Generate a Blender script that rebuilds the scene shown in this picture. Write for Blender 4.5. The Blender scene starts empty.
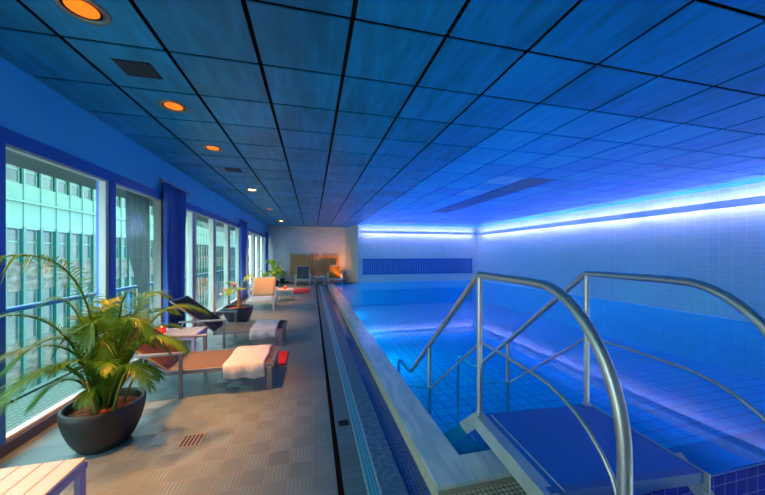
import bpy, math, random
from mathutils import Vector, Matrix
PI = math.pi
sin, cos = math.sin, math.cos
SC = bpy.context.scene
COL = SC.collection
random.seed(7)

# ------------------------------------------------------------------ materials
def mat(name):
    m = bpy.data.materials.new(name); m.use_nodes = True
    nt = m.node_tree
    return m, nt, nt.nodes['Principled BSDF']

def pbr(name, col, rough=.5, metal=0., spec=None, coat=0.):
    m, nt, b = mat(name)
    b.inputs['Base Color'].default_value = (*col, 1)
    b.inputs['Roughness'].default_value = rough
    b.inputs['Metallic'].default_value = metal
    if spec is not None: b.inputs['Specular IOR Level'].default_value = spec
    if coat: b.inputs['Coat Weight'].default_value = coat
    return m

def N(nt, t, **kw):
    n = nt.nodes.new(t)
    for k, v in kw.items():
        if hasattr(n, k) and k not in ('inputs',): setattr(n, k, v)
        else: n.inputs[k].default_value = v
    return n

def L(nt, a, b): nt.links.new(a, b)

def math_(nt, op, a, b=None, c=None):
    n = nt.nodes.new('ShaderNodeMath'); n.operation = op
    for i, x in enumerate((a, b, c)):
        if x is None: continue
        if isinstance(x, (int, float)): n.inputs[i].default_value = x
        else: L(nt, x, n.inputs[i])
    return n.outputs[0]

def mix_(nt, f, a, b):
    n = nt.nodes.new('ShaderNodeMix'); n.data_type = 'RGBA'
    for i, x in ((0, f), (6, a), (7, b)):
        if isinstance(x, (int, float)): n.inputs[i].default_value = x
        elif isinstance(x, tuple): n.inputs[i].default_value = (*x, 1)
        else: L(nt, x, n.inputs[i])
    return n.outputs[2]

def coords(nt):
    tc = nt.nodes.new('ShaderNodeTexCoord'); s = nt.nodes.new('ShaderNodeSeparateXYZ')
    L(nt, tc.outputs['Object'], s.inputs[0])
    return tc, s.outputs

def noise_(nt, tc, scale, detail=3, stretch=None):
    n = nt.nodes.new('ShaderNodeTexNoise'); n.inputs['Scale'].default_value = scale; n.inputs['Detail'].default_value = detail
    if stretch:
        mp = nt.nodes.new('ShaderNodeMapping'); mp.inputs['Scale'].default_value = stretch
        L(nt, tc.outputs['Object'], mp.inputs[0]); L(nt, mp.outputs[0], n.inputs[0])
    else: L(nt, tc.outputs['Object'], n.inputs[0])
    return n.outputs['Fac']

def line_(nt, x, period, w, off=0.):
    """1 inside a joint of width w that repeats every period"""
    a = math_(nt, 'ADD', x, off + 100*period)
    p = math_(nt, 'MODULO', a, period)
    lo = math_(nt, 'LESS_THAN', p, w/2)
    hi = math_(nt, 'GREATER_THAN', p, period-w/2)
    return math_(nt, 'MAXIMUM', lo, hi)

def tile_mat(name, col, grout, axes, pu, pv, w, rough=.25, var=.06, bump=.4, offu=0, offv=0, brick=False):
    m, nt, b = mat(name)
    tc, s = coords(nt)
    u, v = s[axes[0]], s[axes[1]]
    if brick:
        row = math_(nt, 'FLOOR', math_(nt, 'DIVIDE', v, pv))
        u = math_(nt, 'ADD', u, math_(nt, 'MULTIPLY', math_(nt, 'MODULO', math_(nt, 'ADD', row, 1000), 2), pu/2))
    j = math_(nt, 'MAXIMUM', line_(nt, u, pu, w, offu), line_(nt, v, pv, w, offv))
    n = noise_(nt, tc, 3.0)
    cu = math_(nt, 'FLOOR', math_(nt, 'DIVIDE', math_(nt, 'ADD', u, offu), pu)); cv = math_(nt, 'FLOOR', math_(nt, 'DIVIDE', math_(nt, 'ADD', v, offv), pv))
    cb = nt.nodes.new('ShaderNodeCombineXYZ'); L(nt, cu, cb.inputs[0]); L(nt, cv, cb.inputs[1])
    wn = nt.nodes.new('ShaderNodeTexWhiteNoise'); L(nt, cb.outputs[0], wn.inputs['Vector'])
    k = math_(nt, 'ADD', 1-var, math_(nt, 'MULTIPLY', wn.outputs['Value'], 2*var))
    hs = nt.nodes.new('ShaderNodeHueSaturation'); hs.inputs['Color'].default_value = (*col, 1); L(nt, k, hs.inputs['Value'])
    L(nt, mix_(nt, j, hs.outputs[0], grout), b.inputs['Base Color'])
    b.inputs['Roughness'].default_value = rough
    bp = nt.nodes.new('ShaderNodeBump'); bp.inputs['Strength'].default_value = bump; bp.inputs['Distance'].default_value = .004
    L(nt, math_(nt, 'SUBTRACT', 1, j), bp.inputs['Height']); L(nt, bp.outputs[0], b.inputs['Normal'])
    return m

def glass_mat(name, tint, ior, rough=0., bump=0., body=None, bodyfac=0., gain=1.):
    m, nt, b = mat(name)
    out = nt.nodes['Material Output']; nt.nodes.remove(b)
    # Schlick reflectance, the same from both sides of the sheet; ior slot carries F0
    geo = N(nt, 'ShaderNodeNewGeometry')
    dt = nt.nodes.new('ShaderNodeVectorMath'); dt.operation = 'DOT_PRODUCT'
    L(nt, geo.outputs['Incoming'], dt.inputs[0]); L(nt, geo.outputs['Normal'], dt.inputs[1])
    ca = math_(nt, 'ABSOLUTE', dt.outputs['Value'])
    p5 = math_(nt, 'POWER', math_(nt, 'SUBTRACT', 1, ca), 5.)
    frs = math_(nt, 'ADD', ior, math_(nt, 'MULTIPLY', p5, gain-ior))
    tr = N(nt, 'ShaderNodeBsdfTransparent'); tr.inputs[0].default_value = (*tint, 1)
    gl = N(nt, 'ShaderNodeBsdfGlossy', Roughness=rough)
    if bump:
        tc, s = coords(nt)
        nz = noise_(nt, tc, 2.2, 2)
        bp = N(nt, 'ShaderNodeBump', Strength=bump, Distance=.02)
        L(nt, nz, bp.inputs['Height']); L(nt, bp.outputs[0], gl.inputs['Normal'])
    base = tr.outputs[0]
    if body:
        df = N(nt, 'ShaderNodeBsdfDiffuse'); df.inputs[0].default_value = (*body, 1)
        mx = N(nt, 'ShaderNodeMixShader'); mx.inputs[0].default_value = bodyfac
        L(nt, tr.outputs[0], mx.inputs[1]); L(nt, df.outputs[0], mx.inputs[2]); base = mx.outputs[0]
    ms = N(nt, 'ShaderNodeMixShader'); L(nt, frs, ms.inputs[0]); L(nt, base, ms.inputs[1]); L(nt, gl.outputs[0], ms.inputs[2])
    L(nt, ms.outputs[0], out.inputs[0])
    return m

def emit_mat(name, col, strength):
    m, nt, b = mat(name)
    b.inputs['Base Color'].default_value = (*col, 1)
    b.inputs['Emission Color'].default_value = (*col, 1)
    b.inputs['Emission Strength'].default_value = strength
    return m

def noisy_mat(name, c1, c2, scale, rough=.5, stretch=None, bump=0., lo=.35, hi=.65, metal=0.):
    m, nt, b = mat(name)
    tc, s = coords(nt)
    n = noise_(nt, tc, scale, 4, stretch)
    mr = N(nt, 'ShaderNodeMapRange'); mr.inputs[1].default_value = lo; mr.inputs[2].default_value = hi
    L(nt, n, mr.inputs[0])
    L(nt, mix_(nt, mr.outputs[0], c1, c2), b.inputs['Base Color'])
    b.inputs['Roughness'].default_value = rough; b.inputs['Metallic'].default_value = metal
    if bump:
        bp = N(nt, 'ShaderNodeBump', Strength=bump, Distance=.01); L(nt, n, bp.inputs['Height']); L(nt, bp.outputs[0], b.inputs['Normal'])
    return m

def ceiling_mat():
    m, nt, b = mat('ceiling_panel_veneer')
    tc, s = coords(nt)
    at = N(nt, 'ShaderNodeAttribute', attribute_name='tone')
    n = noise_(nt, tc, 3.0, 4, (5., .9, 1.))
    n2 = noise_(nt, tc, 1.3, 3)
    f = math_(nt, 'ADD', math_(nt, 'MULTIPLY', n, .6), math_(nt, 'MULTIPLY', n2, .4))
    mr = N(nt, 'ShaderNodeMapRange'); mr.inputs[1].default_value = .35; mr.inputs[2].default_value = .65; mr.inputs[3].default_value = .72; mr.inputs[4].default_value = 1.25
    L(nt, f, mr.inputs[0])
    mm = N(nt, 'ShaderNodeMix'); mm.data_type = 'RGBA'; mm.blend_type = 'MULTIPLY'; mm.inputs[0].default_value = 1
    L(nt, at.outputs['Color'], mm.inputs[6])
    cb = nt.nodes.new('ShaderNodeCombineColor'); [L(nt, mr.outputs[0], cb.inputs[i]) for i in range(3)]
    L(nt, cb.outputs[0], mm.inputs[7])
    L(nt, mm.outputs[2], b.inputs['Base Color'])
    b.inputs['Roughness'].default_value = .38
    b.inputs['Specular IOR Level'].default_value = .3
    bp = N(nt, 'ShaderNodeBump', Strength=.12, Distance=.01); L(nt, n, bp.inputs['Height']); L(nt, bp.outputs[0], b.inputs['Normal'])
    return m

def deck_mat():
    m, nt, b = mat('ribbed_deck_tile')
    tc, s = coords(nt)
    P = .15
    cx = math_(nt, 'FLOOR', math_(nt, 'DIVIDE', math_(nt, 'ADD', s[0], 30), P)); cy = math_(nt, 'FLOOR', math_(nt, 'DIVIDE', math_(nt, 'ADD', s[1], 30), P))
    ck = math_(nt, 'MODULO', math_(nt, 'ADD', cx, cy), 2)
    rx = math_(nt, 'SINE', math_(nt, 'MULTIPLY', s[0], 2*PI/.025)); ry = math_(nt, 'SINE', math_(nt, 'MULTIPLY', s[1], 2*PI/.025))
    rib = math_(nt, 'ADD', math_(nt, 'MULTIPLY', rx, ck), math_(nt, 'MULTIPLY', ry, math_(nt, 'SUBTRACT', 1, ck)))
    j = math_(nt, 'MAXIMUM', line_(nt, s[0], P, .006), line_(nt, s[1], P, .006))
    fx = math_(nt, 'DIVIDE', math_(nt, 'MODULO', math_(nt, 'ADD', s[0], 30), P), P)
    cb = nt.nodes.new('ShaderNodeCombineXYZ'); L(nt, cx, cb.inputs[0]); L(nt, cy, cb.inputs[1])
    wn = nt.nodes.new('ShaderNodeTexWhiteNoise'); L(nt, cb.outputs[0], wn.inputs['Vector'])
    n = noise_(nt, tc, 1.4, 4)
    k = math_(nt, 'ADD', .58, math_(nt, 'MULTIPLY', wn.outputs['Value'], .10))
    k = math_(nt, 'ADD', k, math_(nt, 'MULTIPLY', ck, .07))
    k = math_(nt, 'ADD', k, math_(nt, 'MULTIPLY', n, .32))
    k = math_(nt, 'ADD', k, math_(nt, 'MULTIPLY', rib, .03))
    hs = nt.nodes.new('ShaderNodeHueSaturation'); hs.inputs['Color'].default_value = (.185, .28, .29, 1); L(nt, k, hs.inputs['Value'])
    L(nt, mix_(nt, j, hs.outputs[0], (.235, .245, .24)), b.inputs['Base Color'])
    b.inputs['Roughness'].default_value = .3
    bp = N(nt, 'ShaderNodeBump', Strength=.7, Distance=.012)
    fy = math_(nt, 'DIVIDE', math_(nt, 'MODULO', math_(nt, 'ADD', s[1], 30), P), P)
    saw = math_(nt, 'ADD', math_(nt, 'MULTIPLY', ck, fx), math_(nt, 'MULTIPLY', math_(nt, 'SUBTRACT', 1, ck), math_(nt, 'SUBTRACT', 1, fy)))
    h = math_(nt, 'ADD', math_(nt, 'MULTIPLY', rib, .06), math_(nt, 'ADD', math_(nt, 'MULTIPLY', saw, 1.), math_(nt, 'MULTIPLY', j, -.3)))
    L(nt, h, bp.inputs['Height']); L(nt, bp.outputs[0], b.inputs['Normal'])
    return m

def mosaic_trim_mat():
    # pale blue mosaic band with white tile lines along both edges
    m, nt, b = mat('pale_blue_mosaic')
    tc, s = coords(nt)
    e1 = math_(nt, 'LESS_THAN', s[0], .332); e2 = math_(nt, 'GREATER_THAN', s[0], .392)
    e3 = math_(nt, 'MULTIPLY', math_(nt, 'GREATER_THAN', s[0], .352), math_(nt, 'LESS_THAN', s[0], .357))
    e4 = math_(nt, 'MULTIPLY', math_(nt, 'GREATER_THAN', s[0], .372), math_(nt, 'LESS_THAN', s[0], .376))
    j = math_(nt, 'MAXIMUM', e3, e4)
    c = mix_(nt, j, (.03, .34, .46), (.28, .55, .62))
    e = math_(nt, 'MAXIMUM', e1, e2)
    dash = line_(nt, s[1], .05, .008)
    c2 = mix_(nt, dash, (.55, .58, .55), (.3, .33, .33))
    L(nt, mix_(nt, e, c, c2), b.inputs['Base Color'])
    b.inputs['Roughness'].default_value = .3
    return m

def mesh_fabric(name, col, col2):
    m, nt, b = mat(name)
    tc, s = coords(nt)
    l = math_(nt, 'MAXIMUM', line_(nt, s[0], .02, .007), line_(nt, s[1], .02, .005))
    L(nt, mix_(nt, l, col, col2), b.inputs['Base Color']); b.inputs['Roughness'].default_value = .6
    return m

M = {}
M['ceil'] = ceiling_mat()
M['dark'] = pbr('dark_gap', (.004, .005, .01), .8)
M['wall_blue'] = noisy_mat('wall_blue_tone', (.04, .54, .98), (.06, .58, .98), 2., .45)  # saturated blue base over the whole left wall
M['frame_blue'] = pbr('blue_frame_paint', (.012, .15, .60), .35)
M['frame_white'] = pbr('white_frame_paint', (.62, .66, .62), .35)
M['frame_dark'] = pbr('dark_sill', (.05, .06, .12), .4)
M['wall_tile'] = tile_mat('white_wall_tile_right', (.68, .67, .58), (.86, .86, .80), (1, 2), .2, .1, .006, .22, .03, .2)
M['wall_tile_back'] = tile_mat('white_wall_tile_back', (.66, .66, .58), (.46, .46, .44), (0, 2), .2, .1, .008, .22, .04, .2)
M['wall_deck'] = tile_mat('grey_brick_tile', (.72, .72, .72), (.52, .53, .55), (0, 2), .3, .15, .01, .4, .05, .2, brick=True)
M['plaster'] = noisy_mat('white_plaster', (.80, .75, .66), (.84, .80, .72), 3., .6)
M['deck'] = deck_mat()
M['strip'] = tile_mat('grey_channel_tile', (.13, .195, .205), (.09, .13, .135), (0, 1), .5, .06, .006, .4, .1, .5, .19)
M['mosaic_pale'] = mosaic_trim_mat()
M['stone'] = noisy_mat('grey_speckled_stone', (.05, .12, .21), (.14, .25, .36), 26., .4)
M['mosaic_blue'] = tile_mat('blue_mosaic', (.04, .12, .44), (.02, .03, .12), (0, 1), .025, .025, .004, .25, .18)
M['mosaic_cream'] = tile_mat('cream_mosaic_side', (.76, .68, .46), (.20, .17, .12), (1, 2), .03, .03, .004, .3, .1)
M['mosaic_cream_flat'] = tile_mat('cream_mosaic_floor', (.74, .68, .50), (.14, .11, .08), (0, 1), .03, .03, .006, .3, .1)
M['blue_tile'] = tile_mat('dark_blue_tile', (.012, .022, .30), (.12, .18, .5), (0, 2), .1, .1, .005, .15, .15)
M['pool_floor'] = tile_mat('pool_floor_tile', (.03, .64, .90), (.015, .20, .5), (0, 1), .2, .2, .022, .4, .08)
M['pool_side'] = tile_mat('pool_side_tile', (.03, .64, .90), (.02, .3, .6), (1, 2), .2, .1, .01, .4, .08)
M['pool_side_x'] = tile_mat('pool_side_tile_x', (.03, .64, .90), (.02, .3, .6), (0, 2), .2, .1, .01, .4, .08)
M['rim'] = tile_mat('rim_tile', (.05, .15, .6), (.03, .08, .4), (0, 1), .1, .024, .004, .3, .12)
M['marble'] = noisy_mat('pale_marble', (.56, .68, .66), (.80, .84, .78), 3.2, .16, (6., 1.1, 1.), 0, .42, .6)
M['water'] = glass_mat('pool_water', (.12, .84, .95), .03, 0.0, 0, (.0, .74, 1.), .27, .55)
M['water2'] = glass_mat('gutter_water', (.6, .75, .95), .03, 0.0, .04)
M['glass'] = glass_mat('window_glass', (.95, .98, .97), .03)
M['steel'] = noisy_mat('brushed_steel', (.78, .71, .65), (.88, .81, .74), 30., .38, (1, 1, .1), 0, .3, .7, .9)
M['galv'] = noisy_mat('satin_steel_plate', (.55, .58, .53), (.70, .72, .66), 9., .42, None, 0, .3, .7, .3)
M['plat_blue'] = noisy_mat('blue_step_mat', (.006, .17, .60), (.008, .19, .64), 3., .42)
M['blue_step'] = pbr('blue_step_edge', (.05, .16, .5), .4)
M['led'] = emit_mat('led_blue', (.30, .34, 1.), 37)
M['lip'] = pbr('cove_lip_translucent', (.80, .80, .80), .5)
_nt = M['lip'].node_tree; _b = _nt.nodes['Principled BSDF']
_t = N(_nt, 'ShaderNodeBsdfTranslucent'); _t.inputs[0].default_value = (.8, .8, .8, 1)
_m = N(_nt, 'ShaderNodeMixShader'); _m.inputs[0].default_value = .22  # translucency added so tube light glows through the lip
L(_nt, _b.outputs[0], _m.inputs[1]); L(_nt, _t.outputs[0], _m.inputs[2]); L(_nt, _m.outputs[0], _nt.nodes['Material Output'].inputs[0])
M['orange_lamp'] = emit_mat('amber_lamp_glass', (1., .17, .004), .85)
M['warm_lamp'] = emit_mat('warm_lamp_glass', (1., .48, .13), 9)
M['lamp_ring'] = pbr('lamp_ring_metal', (.38, .36, .30), .3, .8)
M['vent_dark'] = pbr('vent_black', (.008, .01, .02), .6)
M['vent_blue'] = pbr('vent_blue_paint', (.15, .30, .60), .4)
M['vent_back'] = pbr('vent_deep_blue', (.03, .07, .30), .6)
M['curtain'] = noisy_mat('blue_curtain_cloth', (.05, .15, .55), (.09, .22, .72), 6., .7, (1, 1, .1))
M['sheer'] = None
M['metal_grey'] = pbr('lounger_grey_metal', (.30, .32, .36), .35, .7)
M['metal_white'] = pbr('white_powder_metal', (.72, .72, .72), .35)
M['fab_tan'] = mesh_fabric('tan_mesh_fabric', (.17, .125, .08), (.11, .08, .05))
M['fab_brown'] = mesh_fabric('brown_mesh_fabric', (.045, .018, .012), (.03, .012, .008))  # backrest shading put into a darker fabric colour
M['fab_navy'] = mesh_fabric('navy_mesh_fabric', (.014, .012, .03), (.007, .006, .018))  # darker still: shading of the second lounger's backrest is in the colour
M['fab_taupe'] = mesh_fabric('taupe_mesh_fabric', (.26, .21, .15), (.17, .14, .10))
M['fab_peach'] = mesh_fabric('peach_mesh_fabric', (.68, .42, .22), (.50, .30, .16))
M['fab_orange'] = mesh_fabric('orange_mesh_fabric', (.78, .33, .03), (.55, .22, .02))
M['fab_grey'] = mesh_fabric('grey_mesh_fabric', (.11, .13, .14), (.07, .085, .09))
M['fab_dark_end'] = mesh_fabric('dark_taupe_mesh', (.15, .13, .11), (.09, .08, .07))
M['towel'] = noisy_mat('white_terry', (.56, .61, .67), (.66, .70, .75), 22., .9, None, .3)
M['table_white'] = pbr('white_table_slats', (.60, .60, .61), .4)
M['table_edge'] = pbr('table_lilac_frame', (.40, .36, .66), .4)
M['red'] = emit_mat('red_glass', (.85, .02, .012), .35)
M['flame'] = emit_mat('candle_flame', (1., .55, .18), 7)
M['red_mat'] = noisy_mat('red_bath_mat', (.70, .02, .02), (.80, .03, .03), 30., .9, None, .3)
M['pot'] = noisy_mat('black_clay', (.012, .014, .014), (.022, .025, .024), 12., .5)
M['pot_navy'] = noisy_mat('navy_clay', (.016, .02, .045), (.024, .03, .06), 12., .45)
M['soil'] = noisy_mat('red_bark_mulch', (.22, .05, .015), (.42, .12, .04), 40., .9, None, .6)
M['trunk'] = noisy_mat('orange_brown_trunk', (.38, .13, .04), (.52, .22, .07), 20., .7, (1, 1, .3))
def leaf_mat(name, c1, c2, c3):
    m, nt, b = mat(name)
    tc, s = coords(nt)
    n = noise_(nt, tc, 5., 3)
    mr = N(nt, 'ShaderNodeMapRange'); mr.inputs[1].default_value = .38; mr.inputs[2].default_value = .62; L(nt, n, mr.inputs[0])
    n2 = noise_(nt, tc, 2.3, 2)
    mr2 = N(nt, 'ShaderNodeMapRange'); mr2.inputs[1].default_value = .55; mr2.inputs[2].default_value = .70; L(nt, n2, mr2.inputs[0])
    L(nt, mix_(nt, mr2.outputs[0], mix_(nt, mr.outputs[0], c1, c2), c3), b.inputs['Base Color'])
    b.inputs['Roughness'].default_value = .4
    out = nt.nodes['Material Output']
    tl = N(nt, 'ShaderNodeBsdfTranslucent'); L(nt, mix_(nt, mr.outputs[0], c2, c2), tl.inputs[0])
    ms = N(nt, 'ShaderNodeMixShader'); ms.inputs[0].default_value = .35
    L(nt, b.outputs[0], ms.inputs[1]); L(nt, tl.outputs[0], ms.inputs[2]); L(nt, ms.outputs[0], out.inputs[0])
    return m
M['leaf'] = leaf_mat('palm_leaf', (.03, .17, .014), (.10, .29, .02), (.26, .24, .025))
M['leaf_bright'] = leaf_mat('bright_leaf', (.14, .42, .02), (.34, .60, .03), (.50, .55, .04))
M['stem'] = pbr('palm_stem', (.26, .30, .05), .5)
M['flower_w'] = pbr('white_petal', (.8, .8, .78), .5)
M['flower_r'] = pbr('red_petal', (.75, .06, .02), .5)
M['bamboo'] = noisy_mat('bamboo_cane', (.72, .34, .11), (.95, .54, .22), 9., .6, (4, 1, .3))
M['mint'] = noisy_mat('mint_panel', (.06, .175, .135), (.075, .20, .155), 1.2, .5)
M['teal'] = pbr('teal_fin', (.005, .095, .083), .45)
M['spandrel'] = noisy_mat('weathered_white_panel', (.045, .052, .045), (.14, .15, .135), 2.2, .7, (1, 1, 1.8))
M['fac_glass'] = noisy_mat('office_window_glass', (.02, .05, .055), (.07, .11, .11), .5, .15)
M['fac_frame'] = pbr('office_window_frame', (.055, .15, .13), .5)
M['grating'] = tile_mat('green_grating', (.06, .17, .13), (.02, .06, .05), (0, 1), .06, .06, .016, .5, .1)
M['concrete'] = noisy_mat('grey_concrete', (.12, .15, .13), (.17, .20, .18), 3., .8)
M['rail_blue'] = pbr('blue_rail_paint', (.03, .22, .48), .4)
def sheer():
    m, nt, b = mat('grey_sheer_cloth')
    b.inputs['Base Color'].default_value = (.17, .20, .185, 1); b.inputs['Roughness'].default_value = .9
    out = nt.nodes['Material Output']
    tr = N(nt, 'ShaderNodeBsdfTransparent'); ms = N(nt, 'ShaderNodeMixShader'); ms.inputs[0].default_value = .08
    tl = N(nt, 'ShaderNodeBsdfTranslucent'); tl.inputs[0].default_value = (.16, .20, .18, 1)
    m2 = N(nt, 'ShaderNodeMixShader'); m2.inputs[0].default_value = .4
    L(nt, b.outputs[0], m2.inputs[1]); L(nt, tl.outputs[0], m2.inputs[2])
    L(nt, m2.outputs[0], ms.inputs[1]); L(nt, tr.outputs[0], ms.inputs[2]); L(nt, ms.outputs[0], out.inputs[0])
    return m
M['sheer'] = sheer()

# ------------------------------------------------------------------ mesh builder
class MB:
    def __init__(s): s.v = []; s.f = []; s.sm = []; s.tone = []
    def add(s, vs, fs, smooth=False, tone=None):
        o = len(s.v); s.v += [tuple(x) for x in vs]
        for f in fs: s.f.append(tuple(i+o for i in f)); s.sm.append(smooth); s.tone.append(tone)
        return s
    def box(s, x0, x1, y0, y1, z0, z1, tone=None, mtx=None):
        vs = [(x, y, z) for z in (z0, z1) for y in (y0, y1) for x in (x0, x1)]
        if mtx: vs = [mtx @ Vector(v) for v in vs]
        return s.add(vs, [(0, 2, 3, 1), (4, 5, 7, 6), (0, 1, 5, 4), (2, 6, 7, 3), (0, 4, 6, 2), (1, 3, 7, 5)], False, tone)
    def bbox(s, x0, x1, y0, y1, z0, z1, r=.006):
        # box with chamfered edges
        xs = (x0, x1); ys = (y0, y1); zs = (z0, z1); vs = []; idx = {}
        for i in (0, 1):
            for j in (0, 1):
                for k in (0, 1):
                    sx, sy, sz = 1-2*i, 1-2*j, 1-2*k
                    for a, d in enumerate(((0, 1, 1), (1, 0, 1), (1, 1, 0))):
                        idx[i, j, k, a] = len(vs)
                        vs.append((xs[i]+sx*r*d[0], ys[j]+sy*r*d[1], zs[k]+sz*r*d[2]))
        g = lambda *a: idx[a]
        fs = []
        for i in (0, 1):
            f = [g(i, 0, 0, 0), g(i, 1, 0, 0), g(i, 1, 1, 0), g(i, 0, 1, 0)]; fs.append(f if i else f[::-1])
            f = [g(0, i, 0, 1), g(0, i, 1, 1), g(1, i, 1, 1), g(1, i, 0, 1)]; fs.append(f if i else f[::-1])
            f = [g(0, 0, i, 2), g(1, 0, i, 2), g(1, 1, i, 2), g(0, 1, i, 2)]; fs.append(f if i else f[::-1])
        for a in (0, 1):
            for b in (0, 1):
                f = [g(a, b, 0, 0), g(a, b, 1, 0), g(a, b, 1, 1), g(a, b, 0, 1)]; fs.append(f if (a ^ b) else f[::-1])
                f = [g(a, 0, b, 0), g(a, 1, b, 0), g(a, 1, b, 2), g(a, 0, b, 2)]; fs.append(f[::-1] if (a ^ b) else f)
                f = [g(0, a, b, 1), g(1, a, b, 1), g(1, a, b, 2), g(0, a, b, 2)]; fs.append(f if (a ^ b) else f[::-1])
        for i in (0, 1):
            for j in (0, 1):
                for k in (0, 1):
                    f = [g(i, j, k, 0), g(i, j, k, 1), g(i, j, k, 2)]; fs.append(f if (i+j+k) % 2 else f[::-1])
        return s.add(vs, fs)
    def tube(s, pts, r, n=12, caps=True):
        pts = [Vector(p) for p in pts]; m = len(pts)
        rs = r if isinstance(r, (list, tuple)) else [r]*m
        up = None; rings = []
        for i, p in enumerate(pts):
            a = pts[max(i-1, 0)]; b = pts[min(i+1, m-1)]
            t = (b-a).normalized()
            if up is None:
                up = Vector((0, 0, 1)) if abs(t.z) < .9 else Vector((1, 0, 0))
            x = t.cross(up).normalized(); up = x.cross(t).normalized()
            rings.append([p + rs[i]*(cos(2*PI*k/n)*x + sin(2*PI*k/n)*up) for k in range(n)])
        vs = [q for rg in rings for q in rg]; fs = []
        for i in range(m-1):
            for k in range(n):
                k2 = (k+1) % n
                fs.append((i*n+k, i*n+k2, (i+1)*n+k2, (i+1)*n+k))
        s.add(vs, fs, True)
        if caps:
            s.add(rings[0], [tuple(range(n))[::-1]]); s.add(rings[-1], [tuple(range(n))])
        return s
    def lathe(s, prof, c=(0, 0, 0), n=32, smooth=True):
        vs = []; fs = []
        for (r, z) in prof:
            for k in range(n): vs.append((c[0]+r*cos(2*PI*k/n), c[1]+r*sin(2*PI*k/n), c[2]+z))
        for i in range(len(prof)-1):
            for k in range(n):
                k2 = (k+1) % n
                fs.append((i*n+k, i*n+k2, (i+1)*n+k2, (i+1)*n+k))
        return s.add(vs, fs, smooth)
    def disc(s, c, r, n=32, up=True):
        vs = [(c[0]+r*cos(2*PI*k/n), c[1]+r*sin(2*PI*k/n), c[2]) for k in range(n)]
        return s.add(vs, [tuple(range(n)) if up else tuple(range(n))[::-1]])
    def sphere(s, c, r, n=14, m=8, sz=1.):
        prof = [(max(r*sin(PI*i/m), 1e-4), -r*sz*cos(PI*i/m)) for i in range(m+1)]
        return s.lathe(prof, c, n)
    def prism(s, poly, axis, a0, a1):
        """polygon in the plane normal to axis ('x': poly=(y,z), 'y': (x,z), 'z': (x,y)) extruded a0..a1"""
        f = {'x': lambda p, a: (a, p[0], p[1]), 'y': lambda p, a: (p[0], a, p[1]), 'z': lambda p, a: (p[0], p[1], a)}[axis]
        n = len(poly)
        vs = [f(p, a0) for p in poly] + [f(p, a1) for p in poly]
        fs = [tuple(range(n))[::-1], tuple(range(n, 2*n))] + [(i, (i+1) % n, (i+1) % n+n, i+n) for i in range(n)]
        return s.add(vs, fs)
    def build(s, name, m, parent=None, fix=True):
        me = bpy.data.meshes.new(name)
        me.from_pydata(s.v, [], s.f)
        me.polygons.foreach_set('use_smooth', s.sm)
        if any(t is not None for t in s.tone):
            at = me.color_attributes.new('tone', 'FLOAT_COLOR', 'CORNER')
            for p, t in zip(me.polygons, s.tone):
                for li in p.loop_indices: at.data[li].color = (*(t or (.2, .2, .2)), 1)
        if fix:
            import bmesh
            bm = bmesh.new(); bm.from_mesh(me); bmesh.ops.recalc_face_normals(bm, faces=bm.faces); bm.to_mesh(me); bm.free()
        me.materials.append(m); me.update()
        o = bpy.data.objects.new(name, me); COL.objects.link(o)
        if parent: o.parent = parent
        return o

def thing(name, label, cat, loc=(0, 0, 0), rz=0, group=None):
    o = bpy.data.objects.new(name, None); COL.objects.link(o); o.empty_display_size = .1
    o.location = loc; o.rotation_euler = (0, 0, rz); return tag(o, label, cat, group)
def tag(o, label, cat, group=None):
    o['label'] = label; o['category'] = cat
    if group: o['group'] = group
    return o
def struct(o, label=None, cat=None):
    o['kind'] = 'structure'
    if label: o['label'] = label
    if cat: o['category'] = cat
    return o
def dup(root, loc, rz=None, label=None, group=None):
    r = root.copy(); COL.objects.link(r); r.location = loc
    if rz is not None: r.rotation_euler = (0, 0, rz)
    if label: r['label'] = label
    if group: r['group'] = group
    for ch in list(root.children):
        c = ch.copy(); COL.objects.link(c); c.parent = r
        for g in ch.children:
            d = g.copy(); COL.objects.link(d); d.parent = c
    return r

# ------------------------------------------------------------------ key dimensions
H = 2.82
XL, XR = -2.135, 8.40          # window wall, right tiled wall
YN = -1.6                      # wall behind the camera
YD, YP = 15.35, 13.8           # end wall of the deck, end wall of the pool
WZ = .085                      # water level

# ------------------------------------------------------------------ floor
b = MB(); b.box(XL-.12, .150, YN, YD, -.12, 0); b.box(.150, .19, YN, YD, -.12, -.05)
struct(b.build('floor', M['deck']), 'ribbed grey tiled pool deck', 'floor')
def trim(name, x0, x1, y0, y1, z0, z1, m, label):
    o = MB().box(x0, x1, y0, y1, z0, z1).build(name, m); return struct(o, label, 'trim')
trim('trim_1', .150, .19, YN, YD-.8, -.05, -.03, M['dark'], 'dark slot channel along the deck edge')
trim('trim_2', .19, .32, YN, YP, -.12, 0, M['strip'], 'narrow grey tile strip beside the slot channel')
trim('trim_3', .32, .405, YN, YP, -.12, .001, M['mosaic_pale'], 'pale blue mosaic line with white edges')
trim('trim_4', .405, .555, YN, YP, -.3, 0, M['stone'], 'grey speckled stone coping')
trim('trim_5', .555, .70, 1.0, YP, -.3, -.02, M['mosaic_blue'], 'blue mosaic overflow gutter bottom')
trim('trim_6', .712, 1.45, -.2, 1.556, -.3, .045, M['mosaic_cream_flat'], 'cream mosaic gutter bottom at the near corner')
trim('trim_7', .70, .712, 1.56, YP, -.11, .075, M['mosaic_cream'], 'cream mosaic gutter side under the marble')
trim('trim_15', .70, 1.5, 1.556, 1.572, -.11, .075, pbr('cream_front', (.4, .36, .26), .4), 'cream gutter side under the near marble edge')
struct(MB().add([(.555, 4.6, -.008), (.70, 4.6, -.008), (.70, YP, -.008), (.555, YP, -.008)], [(0, 1, 2, 3)]).build('gutter_water', M['water2']), 'still water in the gutter', 'water')
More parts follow.
